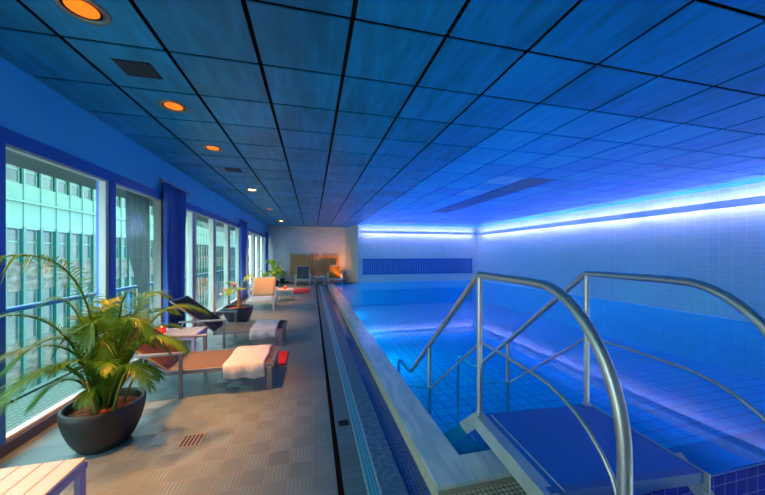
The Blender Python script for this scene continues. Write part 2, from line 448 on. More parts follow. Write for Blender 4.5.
# marble rim: long side and short near side, mitred
b = MB()
b.prism([(.70, 1.56), (.945, 1.775), (.945, YP), (.70, YP)], 'z', .07, .10)
b.prism([(.70, 1.56), (1.55, 1.56), (1.55, 1.775), (.945, 1.775)], 'z', .07, .0998)
struct(b.build('trim_8', M['marble']), 'pale veined marble rim of the pool', 'trim')
# near rim on the right, dark blue tiles on its face
b = MB(); b.box(1.45, XR, 1.285, 1.55, -1.1, .055)
o = struct(b.build('trim_9', M['blue_tile']), 'dark blue tiled near wall of the pool', 'trim')
trim('trim_10', 1.56, XR, 1.29, 1.545, .055, .066, M['rim'], 'submerged blue tile rim along the near pool edge')
trim('trim_16', 1.55, XR, -.2, 1.285, -1.1, -.5, M['mosaic_blue'], 'sunken blue mosaic trench before the tiled wall')
struct(MB().box(.555, XR, YN, -.2, -.3, 0).build('deck_near', M['deck']), 'deck behind the viewpoint', 'floor')
# pool basin
PF = -.95
b = MB(); b.box(.712, XR+.1, 1.55, YP+.1, PF-.1, PF); o = struct(b.build('pool_floor', M['pool_floor']), 'blue tiled pool floor', 'pool')
b = MB(); b.box(.72, .945, 1.78, YP, PF, .07); b.box(XR-.05, XR+.1, 1.55, YP+.1, PF, .09)
struct(b.build('pool_side', M['pool_side']), 'blue tiled pool sides', 'pool')
b = MB(); b.box(.945, XR, YP-.03, YP+.1, PF, .09); b.box(.72, 1.5, 1.58, 1.775, PF, .07)
struct(b.build('pool_end', M['pool_side_x']), 'blue tiled pool ends', 'pool')
# water surface
w = [(.945, 1.775), (1.55, 1.775), (1.55, 1.286), (XR-.05, 1.286), (XR-.05, YP-.03), (.945, YP-.03)]
struct(MB().add([(x, y, WZ) for x, y in w], [tuple(range(6))]).build('pool_water', M['water']), 'calm clear blue pool water', 'water')

# ------------------------------------------------------------------ walls
T = .12
MOD = 1.17
POST = [1.485-MOD*2 + MOD*k for k in range(0, 15)]   # window post centres
POST[3] = 2.615
ZS, ZH = .095, 2.225
b = MB()
b.box(XL-T, XL, YN, YD+T, 2.33, H+.05)
b.box(XL-T, XL, YN, POST[0]-.05, 0, 2.33)
struct(b.build('wall_left', M['wall_blue']), 'blue wall above the windows', 'wall')
struct(MB().box(XL-T, XL+.012, POST[0]-.05, YD, ZH, 2.33).build('trim_11', M['frame_blue']), 'dark blue window lintel', 'trim')
struct(MB().box(XL-T, XL+.02, POST[0]-.05, YD, -.01, ZS-.012).build('trim_12', M['frame_dark']), 'dark window sill kerb', 'trim')
def wall(name, poly, m, label, z0=-.1, z1=H+.05):
    return struct(MB().prism(poly, 'z', z0, z1).build(name, m), label, 'wall')
wall('wall_far', [(XL-T, YD), (1.75, YD), (1.75, YD+T), (XL-T, YD+T)], M['wall_deck'], 'grey tiled end wall of the deck')
wall('wall_partition', [(1.68, YD), (2.10, YP), (2.10, YP+T), (1.80, YD)], M['plaster'], 'pale return wall beside the pool')
wall('wall_back', [(2.10, YP), (XR+T, YP), (XR+T, YP+T), (2.12, YP+T)], M['wall_tile_back'], 'white tiled wall at the end of the pool', 0.0)
wall('wall_right', [(XR, YN), (XR+T, YN), (XR+T, YP), (XR, YP)], M['wall_tile'], 'white tiled wall along the right of the pool', .0)
wall('wall_near', [(XL-T, YN-T), (XR+T, YN-T), (XR+T, YN), (XL-T, YN)], M['plaster'], 'wall behind the viewpoint')
struct(MB().box(.56, 2.10, YP, YD, -.3, 0).build('floor_end', M['deck']), 'deck beyond the pool end', 'floor')
struct(MB().box(.19, .56, YP, YD, -.12, 0).build('floor_strip', M['deck']), 'deck beyond the pool end strip', 'floor')
struct(MB().box(.945, 2.12, YP-.03, YP+.06, 0, .1).build('trim_13', M['rim']), 'blue tile kerb at the far pool end', 'trim')

# ceiling: loose square panels under a dark void, reflections put into panel colours
random.seed(11)
b = MB()
gx0, gy0, sx, sy = -1.57, 1.733, .601, .570
xs = [gx0+sx*k for k in range(-1, 17)]; ys = [gy0+sy*k for k in range(-6, 25)]
for i, x in enumerate(xs):
    for j, y in enumerate(ys):
        x0, x1 = max(x+.015, XL), min(x+sx-.015, XR); y0, y1 = max(y+.012, YN), min(y+sy-.012, YD)
        if x1-x0 < .03 or y1-y0 < .03: continue
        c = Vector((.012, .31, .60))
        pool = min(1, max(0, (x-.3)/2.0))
        c = c.lerp(Vector((.006, .40, 1.0)), pool)  # blue light over the pool put into the panel colour
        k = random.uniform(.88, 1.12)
        if x > 1.9 and j >= 7: k *= 1.45  # brighter panels: reflected light painted as colour
        if 3.8 < x < 4.4 and 11 <= j <= 18: k = .5; c = Vector((.0, .30, 1.0))  # dark stripe of a reflection painted on a row of panels
        if 2.7 < x < 3.9 and 9 <= j <= 14 and random.random() < .4: k *= 1.3; c = c.lerp(Vector((.25, .32, .42)), .5)  # scattered pale panels, painted as reflections
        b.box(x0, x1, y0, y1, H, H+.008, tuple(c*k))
struct(b.build('ceiling', M['ceil']), 'suspended ceiling of square blue veneer panels, reflections put into their colours', 'ceiling')
struct(MB().box(XL-T, XR+T, YN-T, YD+T, H+.05, H+.12).build('ceiling_void', M['dark']), 'dark void above the ceiling panels', 'ceiling')

# ------------------------------------------------------------------ windows
def window(i, y0, y1, fm, wl=.05, wr=.05):
    b = MB(); x0, x1 = XL-.065, XL-.005
    b.box(x0, x1, y0, y0+wl, ZS-.01, ZH); b.box(x0, x1, y1-wr, y1, ZS-.01, ZH)
    b.box(x0, x1, y0+wl, y1-wr, ZH-.02, ZH); b.box(x0, x1, y0+wl, y1-wr, ZS-.01, ZS+.012)
    o = struct(b.build('window_%d' % i, fm), 'floor-length window in the left wall', 'window')
    MB().box(XL-.06, XL-.052, y0+wl, y1-wr, ZS+.012, ZH-.02).build('pane', M['glass'], o)
    # post to the right
    return o
for k in range(len(POST)-1):
    y0, y1 = POST[k]+.045, POST[k+1]-.045
    if y1 > YD: y1 = YD-.02
    window(k+1, y0, y1, M['frame_white'], .022, .05 if k < 5 else .06)
for k, y in enumerate(POST):
    if y > YD-.05: continue
    o = MB().box(XL-T, XL+.012, y-.045, y+.045, -.01, ZH).build('window_post', M['frame_blue'] if k < 5 else M['frame_white'])
    struct(o, 'upright post between two windows', 'window post')

# ------------------------------------------------------------------ outside
b = thing('balcony', 'narrow balcony of green grating outside the windows', 'balcony', (-2.6, 7, -.06))
MB().box(-.34, .33, -9, 9, -.03, 0).build('grating', M['grating'], b)
MB().box(-.40, -.34, -9, 9, -.15, .02).build('edge_beam', M['teal'], b)
r = thing('balcony_railing', 'blue metal railing along the outer edge of the balcony', 'railing', (-2.9, 7, -.04))
MB().tube([(0, -9, .92), (0, 9, .92)], .03, 8).build('top_rail', M['rail_blue'], r)
for k in range(8):
    MB().box(-.02, .02, -8.3+2.3*k, -8.26+2.3*k, 0, .92).build('post', M['rail_blue'], r)
struct(MB().box(-2.75, XL-T, YN, YD, 2.27, 2.5).build('soffit', M['concrete']), 'grey soffit above the balcony', 'soffit')
DF = -12.
bl = thing('office_building', 'mint green office block across from the windows', 'building', (DF, 0, -8))
z = lambda v: v+8
def fac(name, y0, y1, za, zb, m, x=0., d=.2): return MB().box(x-d, x, y0, y1, z(za), z(zb)).build(name, m, bl)
FY0, FY1 = -2, 62
fac('core_wall', FY0, FY1, -8, 5.9, M['fac_frame'], -.15, 1.)
for za, zb in ((2.5, 4.4), (5.35, 6.0)): fac('mint_band', FY0, FY1, za, zb, M['mint'], .06, .21)
fac('sill_ledge', FY0, FY1, 3.62, 3.72, M['mint'], .16, .3)
for za, zb in ((-.13, 1.12), (-3.9, -2.3), (-8, -6)): fac('spandrel_band', FY0, FY1, za, zb, M['spandrel'], .0, .15)
cols = [FY0+.5+.82*k for k in range(77)]
rest = MB()
for k, y in enumerate(cols):
    near = 10 < y < 37
    if y > 8: MB().box(-.05, .10, y-.065, y+.065, z(-8), z(2.6)).build('fin', M['teal'], bl) if y < 56 else None
    if y > 8: MB().box(.0, .09, y-.03, y+.03, z(2.6), z(5.4)).build('slim_fin', M['mint'], bl) if 10 < y < 50 else None
    for za, zb in ((4.42, 5.33), (1.14, 2.45), (-2.28, -.15)):
        if near:
            o = MB().box(-.06, -.04, y+.10, y+.72, z(za), z(zb)).build('window', M['fac_glass'], bl)
            c = MB(); h0, h1 = z(za), z(zb); hm = h0+(h1-h0)*.62
            c.box(-.04, -.015, y+.10, y+.72, hm-.03, hm+.03)
            for yy in (y+.11, y+.67): c.box(-.04, -.015, yy, yy+.05, h0, h1)
            c.box(-.04, -.015, y+.16, y+.67, h0, h0+.05)
            c.build('window_frame', M['mint'] if za > 0 else M['fac_frame'], o)
        elif y > 10: rest.box(-.10, -.07, y+.10, y+.72, z(za), z(zb))
o = rest.build('window', M['fac_glass'], bl); o['kind'] = 'stuff'
struct(MB().box(-40, -2.9, -20, 80, -8.2, -8).build('ground', M['concrete']), 'street level ground below', 'ground')

# ------------------------------------------------------------------ cove lights and lips
struct(MB().box(2.2, XR-.05, YP-.26, YP-.24, 2.41, 2.54).build('trim_18', M['lip']), 'floating cove lip on the pool end wall', 'trim')
struct(MB().box(XR-.26, XR-.24, YN, YP-.26, 2.37, 2.52).build('trim_19', M['lip']), 'floating cove lip along the right wall', 'trim')
def led(x0, y0, x1, y1, label, group):
    o = MB().tube([(x0, y0, 2.47), (x1, y1, 2.47)], .014, 8).build('cove_light_tube', M['led']); tag(o, label, 'light tube', group); return o
for k in range(4):
    led(2.25+1.48*k, YP-.17, 3.62+1.48*k, YP-.17, 'blue light tube hidden behind the cove lip on the end wall of the pool', 'light tubes on the pool end wall')
for k in range(10):
    led(XR-.17, YN+.1+1.49*k, XR-.17, YN+1.47+1.49*k, 'blue light tube hidden behind the cove lip along the right wall', 'light tubes along the right wall')

# unseen lamps added in the left pool side to brighten water and ceiling
M['added_pool_lamp'] = emit_mat('added_pool_lamp_glass', (.02, .70, 1.), 235)
def added_pool_lamp(loc, rot, label):
    t = thing('added_pool_light', label, 'added pool light', loc); t.rotation_euler = rot
    MB().lathe([(.10, .0), (.13, .0), (.13, .012), (.10, .018)], n=28).build('ring', M['lamp_ring'], t)
    MB().lathe([(.0005, .014), (.06, .013), (.10, .006)], n=28).build('lens', M['added_pool_lamp'], t)
    return t
for y in (6.2, 8.8, 11.4):
    added_pool_lamp((.946, y, -.5), (0, PI/2, 0), 'added round underwater lamp, unseen, in the left side of the pool')['group'] = 'added lamps in the left pool side'
# wall vent
v = thing('wall_vent', 'long blue louvred vent low on the end wall of the pool', 'vent', (5.2, YP-.015, .475))
MB().box(-2.85, 2.85, -.0, .012, 0, .72).build('back_panel', M['vent_back'], v)
c = MB()
for k in range(64): c.box(-2.82+.0888*k, -2.775+.0888*k, -.03, 0, .02, .70)
c.build('slats', M['vent_blue'], v)
c = MB(); c.box(-2.88, 2.88, -.035, .012, -.03, 0); c.box(-2.88, 2.88, -.035, .012, .72, .75); c.box(-2.88, -2.85, -.035, .012, 0, .72); c.box(2.85, 2.88, -.035, .012, 0, .72)
c.build('frame', M['vent_blue'], v)

# ceiling lamps and vents
def downlight(y, lamp, label, power, spot):
    t = thing('ceiling_downlight', label, 'ceiling light', (-1.265, y, H), 0, None)
    MB().lathe([(.088, -.001), (.088, -.006), (.118, -.010), (.122, -.001)], n=36).build('trim_ring', M['lamp_ring'], t)
    MB().lathe([(.074, -.0005), (.074, -.003), (.088, -.003), (.088, -.0005)], n=36).build('baffle', M['dark'], t)
    MB().lathe([(.0005, -.006), (.04, -.0055), (.074, -.003)], n=36).build('lamp_glass', lamp, t)
    ld = bpy.data.lights.new('downlight_beam', 'SPOT'); ld.energy = power; ld.color = spot; ld.spot_size = math.radians(60); ld.spot_blend = 1.; ld.shadow_soft_size = .06
    lo = bpy.data.objects.new('beam', ld); COL.objects.link(lo); lo.parent = t; lo.location = (0, 0, -.03)
    return t
OR = (1., .31, .06)
for y, lm, lab, pw in ((2.01, 'orange_lamp', 'large round orange ceiling light nearest the camera', 280), (3.14, 'orange_lamp', 'second orange round ceiling light, just behind the black ceiling vent', 390),
        (4.26, 'orange_lamp', 'third orange round ceiling light from the camera, smaller and farther off', 110), (6.83, 'warm_lamp', 'glowing white-hot round ceiling light above the blue curtain', 330),
        (9.62, 'orange_lamp', 'faint orange ceiling light between the two glowing ones', 330), (12.94, 'warm_lamp', 'glowing ceiling light farthest away near the end wall', 330)):
    downlight(y, M[lm], lab, pw, OR)
for y, n in ((.88, 'beside'), (-.25, 'just behind')):  # unseen lamps added for warm light, continuing the row
    downlight(y, M['orange_lamp'], 'added orange round ceiling light %s the viewpoint' % n, 110, OR)
def cvent(y, label):
    t = thing('ceiling_vent', label, 'vent', (-1.27, y, H))
    MB().box(-.12, .12, -.10, .10, -.004, 0).build('backing', M['vent_dark'], t)
    c = MB()
    for k in range(9): c.box(-.115, .115, -.095+.0225*k, -.086+.0225*k, -.009, -.004)
    for k in range(8): c.box(-.115+.0316*k, -.107+.0316*k, -.095, .095, -.008, -.004)
    c.build('grille', pbr('vent_grille', (.05, .07, .11), .5), t); return t
cvent(2.574, 'square black grille in the ceiling between the first two orange lights')
cvent(5.29, 'small dark grille in the ceiling past the third orange light')
# floor drains
t = thing('floor_drain', 'square metal drain grate in the orange-lit deck', 'drain', (-.90, 2.53, .0))
MB().box(-.075, .075, -.075, .075, .0005, .003).build('well', M['vent_dark'], t)
c = MB()
for k in range(6): c.box(-.075+.0276*k, -.061+.0276*k, -.075, .075, .003, .006)
c.box(-.08, .08, -.08, -.072, .0005, .0065); c.box(-.08, .08, .072, .08, .0005, .0065)
c.build('grate', pbr('grate_metal', (.45, .42, .36), .4, .6), t)
t = thing('channel_drain', 'small dark drain grate in the narrow grey strip by the pool', 'drain', (.235, 2.5, .0))
MB().box(-.02, .06, -.04, .04, .0005, .003).build('well', M['vent_dark'], t)
c = MB()
for k in range(5): c.box(-.02, .06, -.04+.017*k, -.031+.017*k, .003, .005)
c.build('grate', pbr('grate_dark', (.06, .07, .07), .4, .6), t)

# ------------------------------------------------------------------ curtains
def curtain(y0, y1, label, seed, folds=6):
    random.seed(seed)
    n = folds*10; rows = 14; vs = []; fs = []
    for r in range(rows+1):
        f = r/rows; zz = .03+f*(2.458-.03)
        for i in range(n+1):
            u = i/n
            w = 1-.10*sin(PI*f)*(1 if seed % 2 else .6)
            yy = (y0+y1)/2+(u-.5)*(y1-y0)*w
            a = .05*(.75+.25*sin(3*u*PI+seed))
            xx = -2.076 + .85*a*sin(2*PI*folds*u+.5*sin(f*3+seed)) + .012*sin(7*f+9*u)
            vs.append((xx, yy, zz))
    for r in range(rows):
        for i in range(n):
            q = r*(n+1)+i; fs.append((q, q+1, q+n+2, q+n+1))
    o = MB().add(vs, fs, True).build('curtain', M['curtain'], fix=False)
    md = o.modifiers.new('thick', 'SOLIDIFY'); md.thickness = .004
    return tag(o, label, 'curtain')
def rod(y0, y1, label):
    t = thing('curtain_rod', label, 'curtain rod', (-2.07, (y0+y1)/2, 2.475))
    h = (y1-y0)/2+.10
    MB().tube([(0, -h, 0), (0, h, 0)], .012, 10).build('pole', M['metal_grey'], t)
    for s in (-1, 1): MB().sphere((0, s*h, 0), .022).build('finial', M['metal_grey'], t)
    MB().box(-.065, 0, -.01, .01, -.008, .008).build('bracket', M['metal_grey'], t)
curtain(4.84, 5.58, 'long dark blue curtain nearest the camera, right of the second window', 1, 7); rod(4.84, 5.58, 'short rod holding the nearest blue curtain')
curtain(9.5, 10.35, 'blue curtain halfway down the window wall', 2, 6); rod(9.5, 10.35, 'short rod holding the blue curtain halfway down')
curtain(14.3, 15.05, 'farthest blue curtain in the corner by the end wall', 3, 6); rod(14.3, 15.05, 'short rod holding the farthest blue curtain')
# grey sheer behind the second window
n = 60; vs = []; fs = []
for r in range(13):
    f = r/12
    zz = .02+f*2.27
    yl = 4.42 if zz > 1.6 else 4.42+.25*min(1, (1.6-zz)/.5)**1.3+.03*sin(zz*9)
    for i in range(n+1):
        u = i/n; yy = yl+(5.0-yl)*u
        vs.append((-2.33+.010*sin(u*33+f), yy, zz))
for r in range(12):
    for i in range(n): q = r*(n+1)+i; fs.append((q, q+1, q+n+2, q+n+1))
tag(MB().add(vs, fs, True).build('sheer_curtain', M['sheer'], fix=False), 'grey sheer curtain hanging outside behind the second window pane', 'curtain')

# ------------------------------------------------------------------ loungers
def lounger(name, label, cat, loc, rz, mats, seat_len=1.0, back_len=.78, ang=38, W=.60, arm_z=.45, SZ=.28, group=None):
    """local x runs from the foot (0) to the head (negative); mats: frame, seat, backrest, foot end"""
    fm, sm, bm_, em = mats
    t = thing(name, label, cat, loc, rz, group)
    hw = W/2
    b = MB()
    for s in (-1, 1): b.box(-seat_len-.02, -.0, s*hw-.018, s*hw+.018, SZ-.045, SZ-.008)
    b.box(-.035, 0, -hw+.018, hw-.018, SZ-.045, SZ-.008); b.box(-seat_len-.02, -seat_len+.015, -hw+.018, hw-.018, SZ-.045, SZ-.012)
    b.build('seat_frame', fm, t)
    e = .13
    # sagging sling
    def sling(x0, x1, sag):
        vs = []; n = 10; k = 8
        for i in range(n+1):
            for j in range(k+1):
                u = i/n; v = j/k
                vs.append((x0+(x1-x0)*u, -hw+.012+(W-.024)*v, SZ-.006+.006*sin(PI*v)*0-sag*sin(PI*v)))
        fs = [(i*(k+1)+j, i*(k+1)+j+1, (i+1)*(k+1)+j+1, (i+1)*(k+1)+j) for i in range(n) for j in range(k)]
        o = MB().add(vs, fs, True)
        return o
    o = sling(-seat_len, -e, .012).build('seat', sm, t); o.modifiers.new('thick', 'SOLIDIFY').thickness = .006
    o = sling(-e, -.002, .006).build('foot_panel', em, t); o.modifiers.new('thick', 'SOLIDIFY').thickness = .006
    a = math.radians(ang); ca, sa = cos(a), sin(a)
    def bp(d, y, off=0): return (-seat_len-d*ca-off*sa, y, SZ-.01+d*sa-off*ca)
    b = MB()
    for s in (-1, 1): b.tube([bp(0, s*(hw-.02)), bp(back_len, s*(hw-.02))], .014, 8)
    b.tube([bp(back_len, -hw+.02), bp(back_len, hw-.02)], .014, 8)
    b.build('back_frame', fm, t)
    vs = []; n = 8; k = 8
    for i in range(n+1):
        for j in range(k+1):
            v = j/k; d = .01+(back_len-.01)*i/n
            vs.append(bp(d, -hw+.02+(W-.04)*v, -.012+.02*sin(PI*v)))
    fs = [(i*(k+1)+j, i*(k+1)+j+1, (i+1)*(k+1)+j+1, (i+1)*(k+1)+j) for i in range(n) for j in range(k)]
    o = MB().add(vs, fs, True).build('backrest', bm_, t); o.modifiers.new('thick', 'SOLIDIFY').thickness = .006
    for s in (-1, 1):
        MB().bbox(-.068, -.018, s*hw-.020, s*hw+.020, 0, SZ-.045, .004).build('leg', fm, t)
        MB().bbox(-seat_len+.12, -seat_len+.15, s*(hw+.03)-.015, s*(hw+.03)+.015, 0, arm_z-.012, .004).build('leg', fm, t)
        # strut from the rear of the arm down to the floor
        MB().tube([(-seat_len-.40, s*(hw+.03), arm_z-.02), (-seat_len-.57, s*(hw+.03), .012)], .014, 8).build('leg', fm, t)
        b = MB(); b.bbox(-seat_len-.46, -seat_len+.17, s*(hw+.03)-.024, s*(hw+.03)+.024, arm_z-.012, arm_z+.012, .005)
        b.build('armrest', fm, t)
        MB().box(-seat_len+.12, -seat_len+.15, min(s*(hw+.015), s*(hw-.02)), max(s*(hw+.015), s*(hw-.02)), SZ-.04, SZ-.012).build('arm_bracket', fm, t)
    return t
def towel(label, x0, x1, W, drop_near, drop_far, seed, loc, rz):
    random.seed(seed)
    n = 16; hw = W/2+.03; SZ = .292
    prof = [(-hw-.012, SZ-drop_near), (-hw-.008, SZ-drop_near*.5), (-hw-.002, SZ-.015)] + [(-hw+.02+(2*hw-.04)*i/10, SZ+.003) for i in range(11)] + [(hw+.002, SZ-.015), (hw+.008, SZ-drop_far*.5), (hw+.012, SZ-drop_far)]
    vs = []
    for i in range(n+1):
        u = i/n
        for j, (y, zz) in enumerate(prof):
            edge = j < 2 or j > len(prof)-3
            vs.append((x0+(x1-x0)*u+(.006*sin(j*.9+seed)), y+(.010*sin(9*u*PI*.5+seed) if edge else 0), zz+.003*sin(13*u+j*.8+seed)+(.008*sin(4*u+seed) if j in (0, len(prof)-1) else 0)))
    m = len(prof)
    fs = [(i*m+j, i*m+j+1, (i+1)*m+j+1, (i+1)*m+j) for i in range(n) for j in range(m-1)]
    o = MB().add(vs, fs, True).build('towel', M['towel'])
    o.modifiers.new('thick', 'SOLIDIFY').thickness = .008
    o.location = loc; o.rotation_euler = (0, 0, rz)
    return tag(o, label, 'towel')
G = M['metal_grey']; Wm = M['metal_white']
l1 = ((-.40, 3.62, 0), 0)
lounger('sun_lounger', 'tan mesh sun lounger with brown backrest behind the potted palm', 'sun lounger', *l1, (G, M['fab_tan'], M['fab_brown'], M['fab_dark_end']), 1.0)
towel('white towel across the foot of the tan lounger nearest the camera', -.49, -.09, .60, .14, .08, 1, *l1)
l2 = ((-.43, 5.13, 0), 0)
lounger('sun_lounger', 'taupe mesh sun lounger with near-black backrest in front of the blue curtain', 'sun lounger', *l2, (G, M['fab_taupe'], M['fab_navy'], M['fab_navy']), .98, back_len=.75, ang=39)
towel('white towel across the foot of the lounger with the near-black backrest', -.49, -.11, .60, .15, .08, 4, *l2)
lounger('lounge_chair', 'peach mesh lounge chair with white frame facing the camera halfway down the deck', 'lounge chair', (-1.27, 7.9, 0), -PI/2+.06, (Wm, pbr('white_sling', (.68, .66, .64), .6), M['fab_peach'], pbr('white_sling_end', (.74, .73, .72), .6)), .80, .66, 46, .62)
lounger('lounge_chair', 'grey lounge chair with white frame in front of the bamboo screen', 'lounge chair', (-.43, 13.9, 0), -PI/2, (Wm, M['fab_grey'], M['fab_grey'], pbr('white_end', (.7, .7, .7), .6)), .62, .66, 62, .60)
lounger('lounge_chair', 'orange lounge chair with white frame right of the small far table', 'lounge chair', (1.07, 13.9, 0), -PI/2, (Wm, M['fab_orange'], M['fab_orange'], pbr('white_end_tan', (.7, .68, .64), .6)), .62, .66, 62, .60)

# ------------------------------------------------------------------ side tables with slats
def table(label, loc, rz=0, w=.52, d=.52, h=.36, edge='table_edge', top='table_white'):
    t = thing('side_table', label, 'side table', loc, rz)
    c = MB(); n = 6; g = .0025; sw = (w-.0-(n-1)*g)/n
    for k in range(n): c.bbox(-w/2+k*(sw+g), -w/2+k*(sw+g)+sw, -d/2+.015, d/2-.015, h-.022, h, .004)
    c.build('tabletop', M[top], t)
    c = MB()
    c.bbox(-w/2, w/2, -d/2, -d/2+.02, h-.065, h-.022, .004); c.bbox(-w/2, w/2, d/2-.02, d/2, h-.065, h-.022, .004)
    c.bbox(-w/2, -w/2+.02, -d/2+.02, d/2-.02, h-.065, h-.022, .004); c.bbox(w/2-.02, w/2, -d/2+.02, d/2-.02, h-.065, h-.022, .004)
    c.build('apron', M[edge], t)
    for sx_ in (-1, 1):
        for sy_ in (-1, 1):
            x = sx_*(w/2-.022); y = sy_*(d/2-.022)
            MB().bbox(x-.018, x+.018, y-.018, y+.018, 0, h-.065, .004).build('leg', M[edge], t)
    return t
def lantern(label, loc):
    t = thing('candle_lantern', label, 'candle holder', loc)
    MB().lathe([(.001, 0), (.040, 0), (.047, .02), (.047, .075), (.052, .085), (.046, .085), (.041, .075), (.041, .02), (.001, .012)], n=24).build('cup', M['red'], t)
    MB().lathe([(.001, .0125), (.02, .0125), (.02, .05), (.001, .05)], n=14).build('candle', pbr('wax', (.8, .7, .6), .5), t)
    MB().lathe([(.001, .05), (.010, .064), (.001, .098)], n=10).build('flame', M['flame'], t)
    return t
table('white slatted side table at the bottom left edge of the photo', (-1.42, 1.60, 0), 0, .54, .54, .37)
table('white slatted side table between the tan lounger and the one with the black backrest', (-1.72, 4.45, 0), 0, .52, .48, .40)
lantern('red candle holder on the slatted table between the two loungers', (-1.92, 4.42, .40))
table('small white side table beside the peach lounge chair', (-.82, 9.62, 0), 0, .46, .46, .35, 'metal_white', 'metal_white')
lantern('red candle holder on the table beside the peach lounge chair', (-.82, 9.62, .35))
table('small white table between the grey chair and the orange chair at the end wall', (.33, 14.3, 0), 0, .46, .46, .38, 'metal_white', 'metal_white')
lantern('red candle holder on the table between the two far chairs', (.33, 14.3, .38))
table('white side table behind the peach lounge chair near the windows', (-1.80, 10.6, 0), 0, .42, .42, .38, 'metal_white', 'metal_white')
lantern('red candle holder behind the peach lounge chair near the windows', (-1.80, 10.6, .38))
def bmat(label, x0, x1, y0, y1):
    o = MB().bbox(0, x1-x0, 0, y1-y0, 0, .022, .006).build('bath_mat', M['red_mat']); o.location = (x0, y0, .0005); return tag(o, label, 'bath mat')
bmat('red mat on the deck just past the foot of the tan lounger', -.90, -.335, 3.98, 4.50)
bmat('red mat on the deck beside the small white table farther down', -.70, -.08, 11.0, 12.5)

# ------------------------------------------------------------------ plants
def pot(t, R, Hh, m, r0=.6):
    prof = [(.001, 0), (R*r0*.95, 0), (R*r0, .012)]
    for i in range(1, 9):
        u = i/8; prof.append((R*(r0+(1-r0)*sin(u*PI/2)**.8), .012+(Hh-.012)*u))
    prof += [(R*.985, Hh+.004), (R*.90, Hh+.003), (R*.88, Hh-.02), (R*.84, Hh-.07)]
    MB().lathe(prof, n=48).build('pot', m, t)
    random.seed(5)
    vs = [(0, 0, Hh-.03)]; n = 40; rr = 6; fs = []
    for i in range(1, rr+1):
        for k in range(n):
            r = R*.865*i/rr; vs.append((r*cos(2*PI*k/n), r*sin(2*PI*k/n), Hh-.035-.015*(i/rr)**2+random.uniform(-.006, .008)))
    for k in range(n): fs.append((0, 1+k, 1+(k+1) % n))
    for i in range(rr-1):
        for k in range(n):
            a = 1+i*n+k; b_ = 1+i*n+(k+1) % n; fs.append((a, a+n, b_+n, b_))
    MB().add(vs, fs).build('soil', M['soil'], t)
def bez(p0, p1, p2, u): return p0*(1-u)**2+p1*2*u*(1-u)+p2*u*u
def frond(t, p0, p1, p2, m, ln=.30, pairs=26, start=.28, w=.016, droop=.5, seed=0, name='frond', fan=.9):
    """rachis p0->p2 with paired leaflets"""
    rnd = random.Random(seed)
    p0, p1, p2 = Vector(p0), Vector(p1), Vector(p2)
    b = MB(); K = 16
    pts = [bez(p0, p1, p2, i/K) for i in range(K+1)]
    b.tube(pts, [.008*(1-.8*i/K)+.0012 for i in range(K+1)], 6)
    for k in range(pairs):
        u = start+(1-start)*(k+.5)/pairs
        c = bez(p0, p1, p2, u); tg = (bez(p0, p1, p2, min(u+.02, 1))-bez(p0, p1, p2, u-.02)).normalized()
        side = tg.cross(Vector((0, 0, 1)))
        side = side.normalized() if side.length > .15 else Vector((cos(seed), sin(seed), 0))
        nrm = side.cross(tg).normalized()
        q = (u-start)/(1-start)
        le = ln*(.35+.65*sin(PI*min(1, .12+.80*q))**.7)*rnd.uniform(.85, 1.1)*(1-.55*q**3)
        for s in (-1, 1):
            f = fan*(1-.55*q)+rnd.uniform(-.08, .08)
            d = (tg*(1.15-f*.7)+side*s*f+nrm*(.32-.2*q)).normalized()
            dr = droop*rnd.uniform(.7, 1.3)
            prev = []; S = 5; vs = []
            wd = (d.cross(nrm)).normalized()
            for i in range(S+1):
                a = i/S
                pc = c+d*le*a+Vector((0, 0, -1))*le*dr*a*a
                ww = w*(1-a)**.6*(.55+.9*min(a*3, 1))*.5+.0006
                vs.append(pc-wd*ww+nrm*ww*.3); vs.append(pc+wd*ww+nrm*ww*.3)
            fs = [(2*i, 2*i+1, 2*i+3, 2*i+2) for i in range(S)]
            b.add(vs, fs, True)
    return b.build(name, m, t, fix=False)
PX, PY, PH = -1.53, 2.66, .31
t = thing('potted_palm', 'large feathery palm in a wide black bowl pot in the left foreground', 'potted plant', (PX, PY, 0))
pot(t, .245, PH, M['pot'], .62)
base = lambda a, r=.05: (r*cos(a), r*sin(a), PH-.03)
# (base angle, control point, tip) in pot coordinates; leaflets hang from arching rachises
FR = [(2.8, (-.06, .04, 1.86), (-.32, -.80, 1.26), .30),     # the tall arch sweeping left over the window
      (3.4, (-.20, -.05, 1.28), (-.46, -.56, .98), .28),
      (2.4, (-.22, .08, 1.15), (-.46, -.22, .62), .28),
      (3.8, (-.12, -.18, 1.0), (-.28, -.52, .46), .26),
      (.4, (.10, .12, 1.30), (.24, .42, 1.04), .26),
      (.2, (.24, .08, 1.22), (.66, .10, .94), .26),
      (5.9, (.25, -.02, 1.05), (.58, -.10, .68), .24),
      (5.6, (.18, -.12, .85), (.40, -.22, .48), .22),
      (1.2, (.08, .20, 1.15), (.26, .56, .86), .26),
      (1.8, (-.06, .20, 1.25), (-.22, .40, .98), .24),
      (2.9, (-.14, .02, 1.25), (-.30, -.10, 1.08), .26),
      (.9, (.06, .02, 1.20), (.14, .06, 1.12), .24),
      (3.1, (-.16, -.05, .72), (-.30, -.22, .40), .20),
      (2.6, (-.14, .0, .95), (-.36, -.36, .78), .26),
      (.1, (.14, .05, .95), (.44, .16, .82), .24),
      (.0, (.18, .05, .72), (.36, .0, .46), .20),
      (1.0, (.10, .10, .85), (.30, .22, .70), .22), (2.2, (-.10, .10, .90), (-.26, .16, .66), .22), (3.6, (-.12, -.08, .80), (-.36, -.26, .56), .22),
      (4.4, (-.02, -.10, .82), (-.12, -.30, .66), .20), (.5, (.10, .02, .88), (.30, .04, .70), .20), (5.2, (.06, -.10, .78), (.16, -.24, .62), .18)]
rnd = random.Random(77)
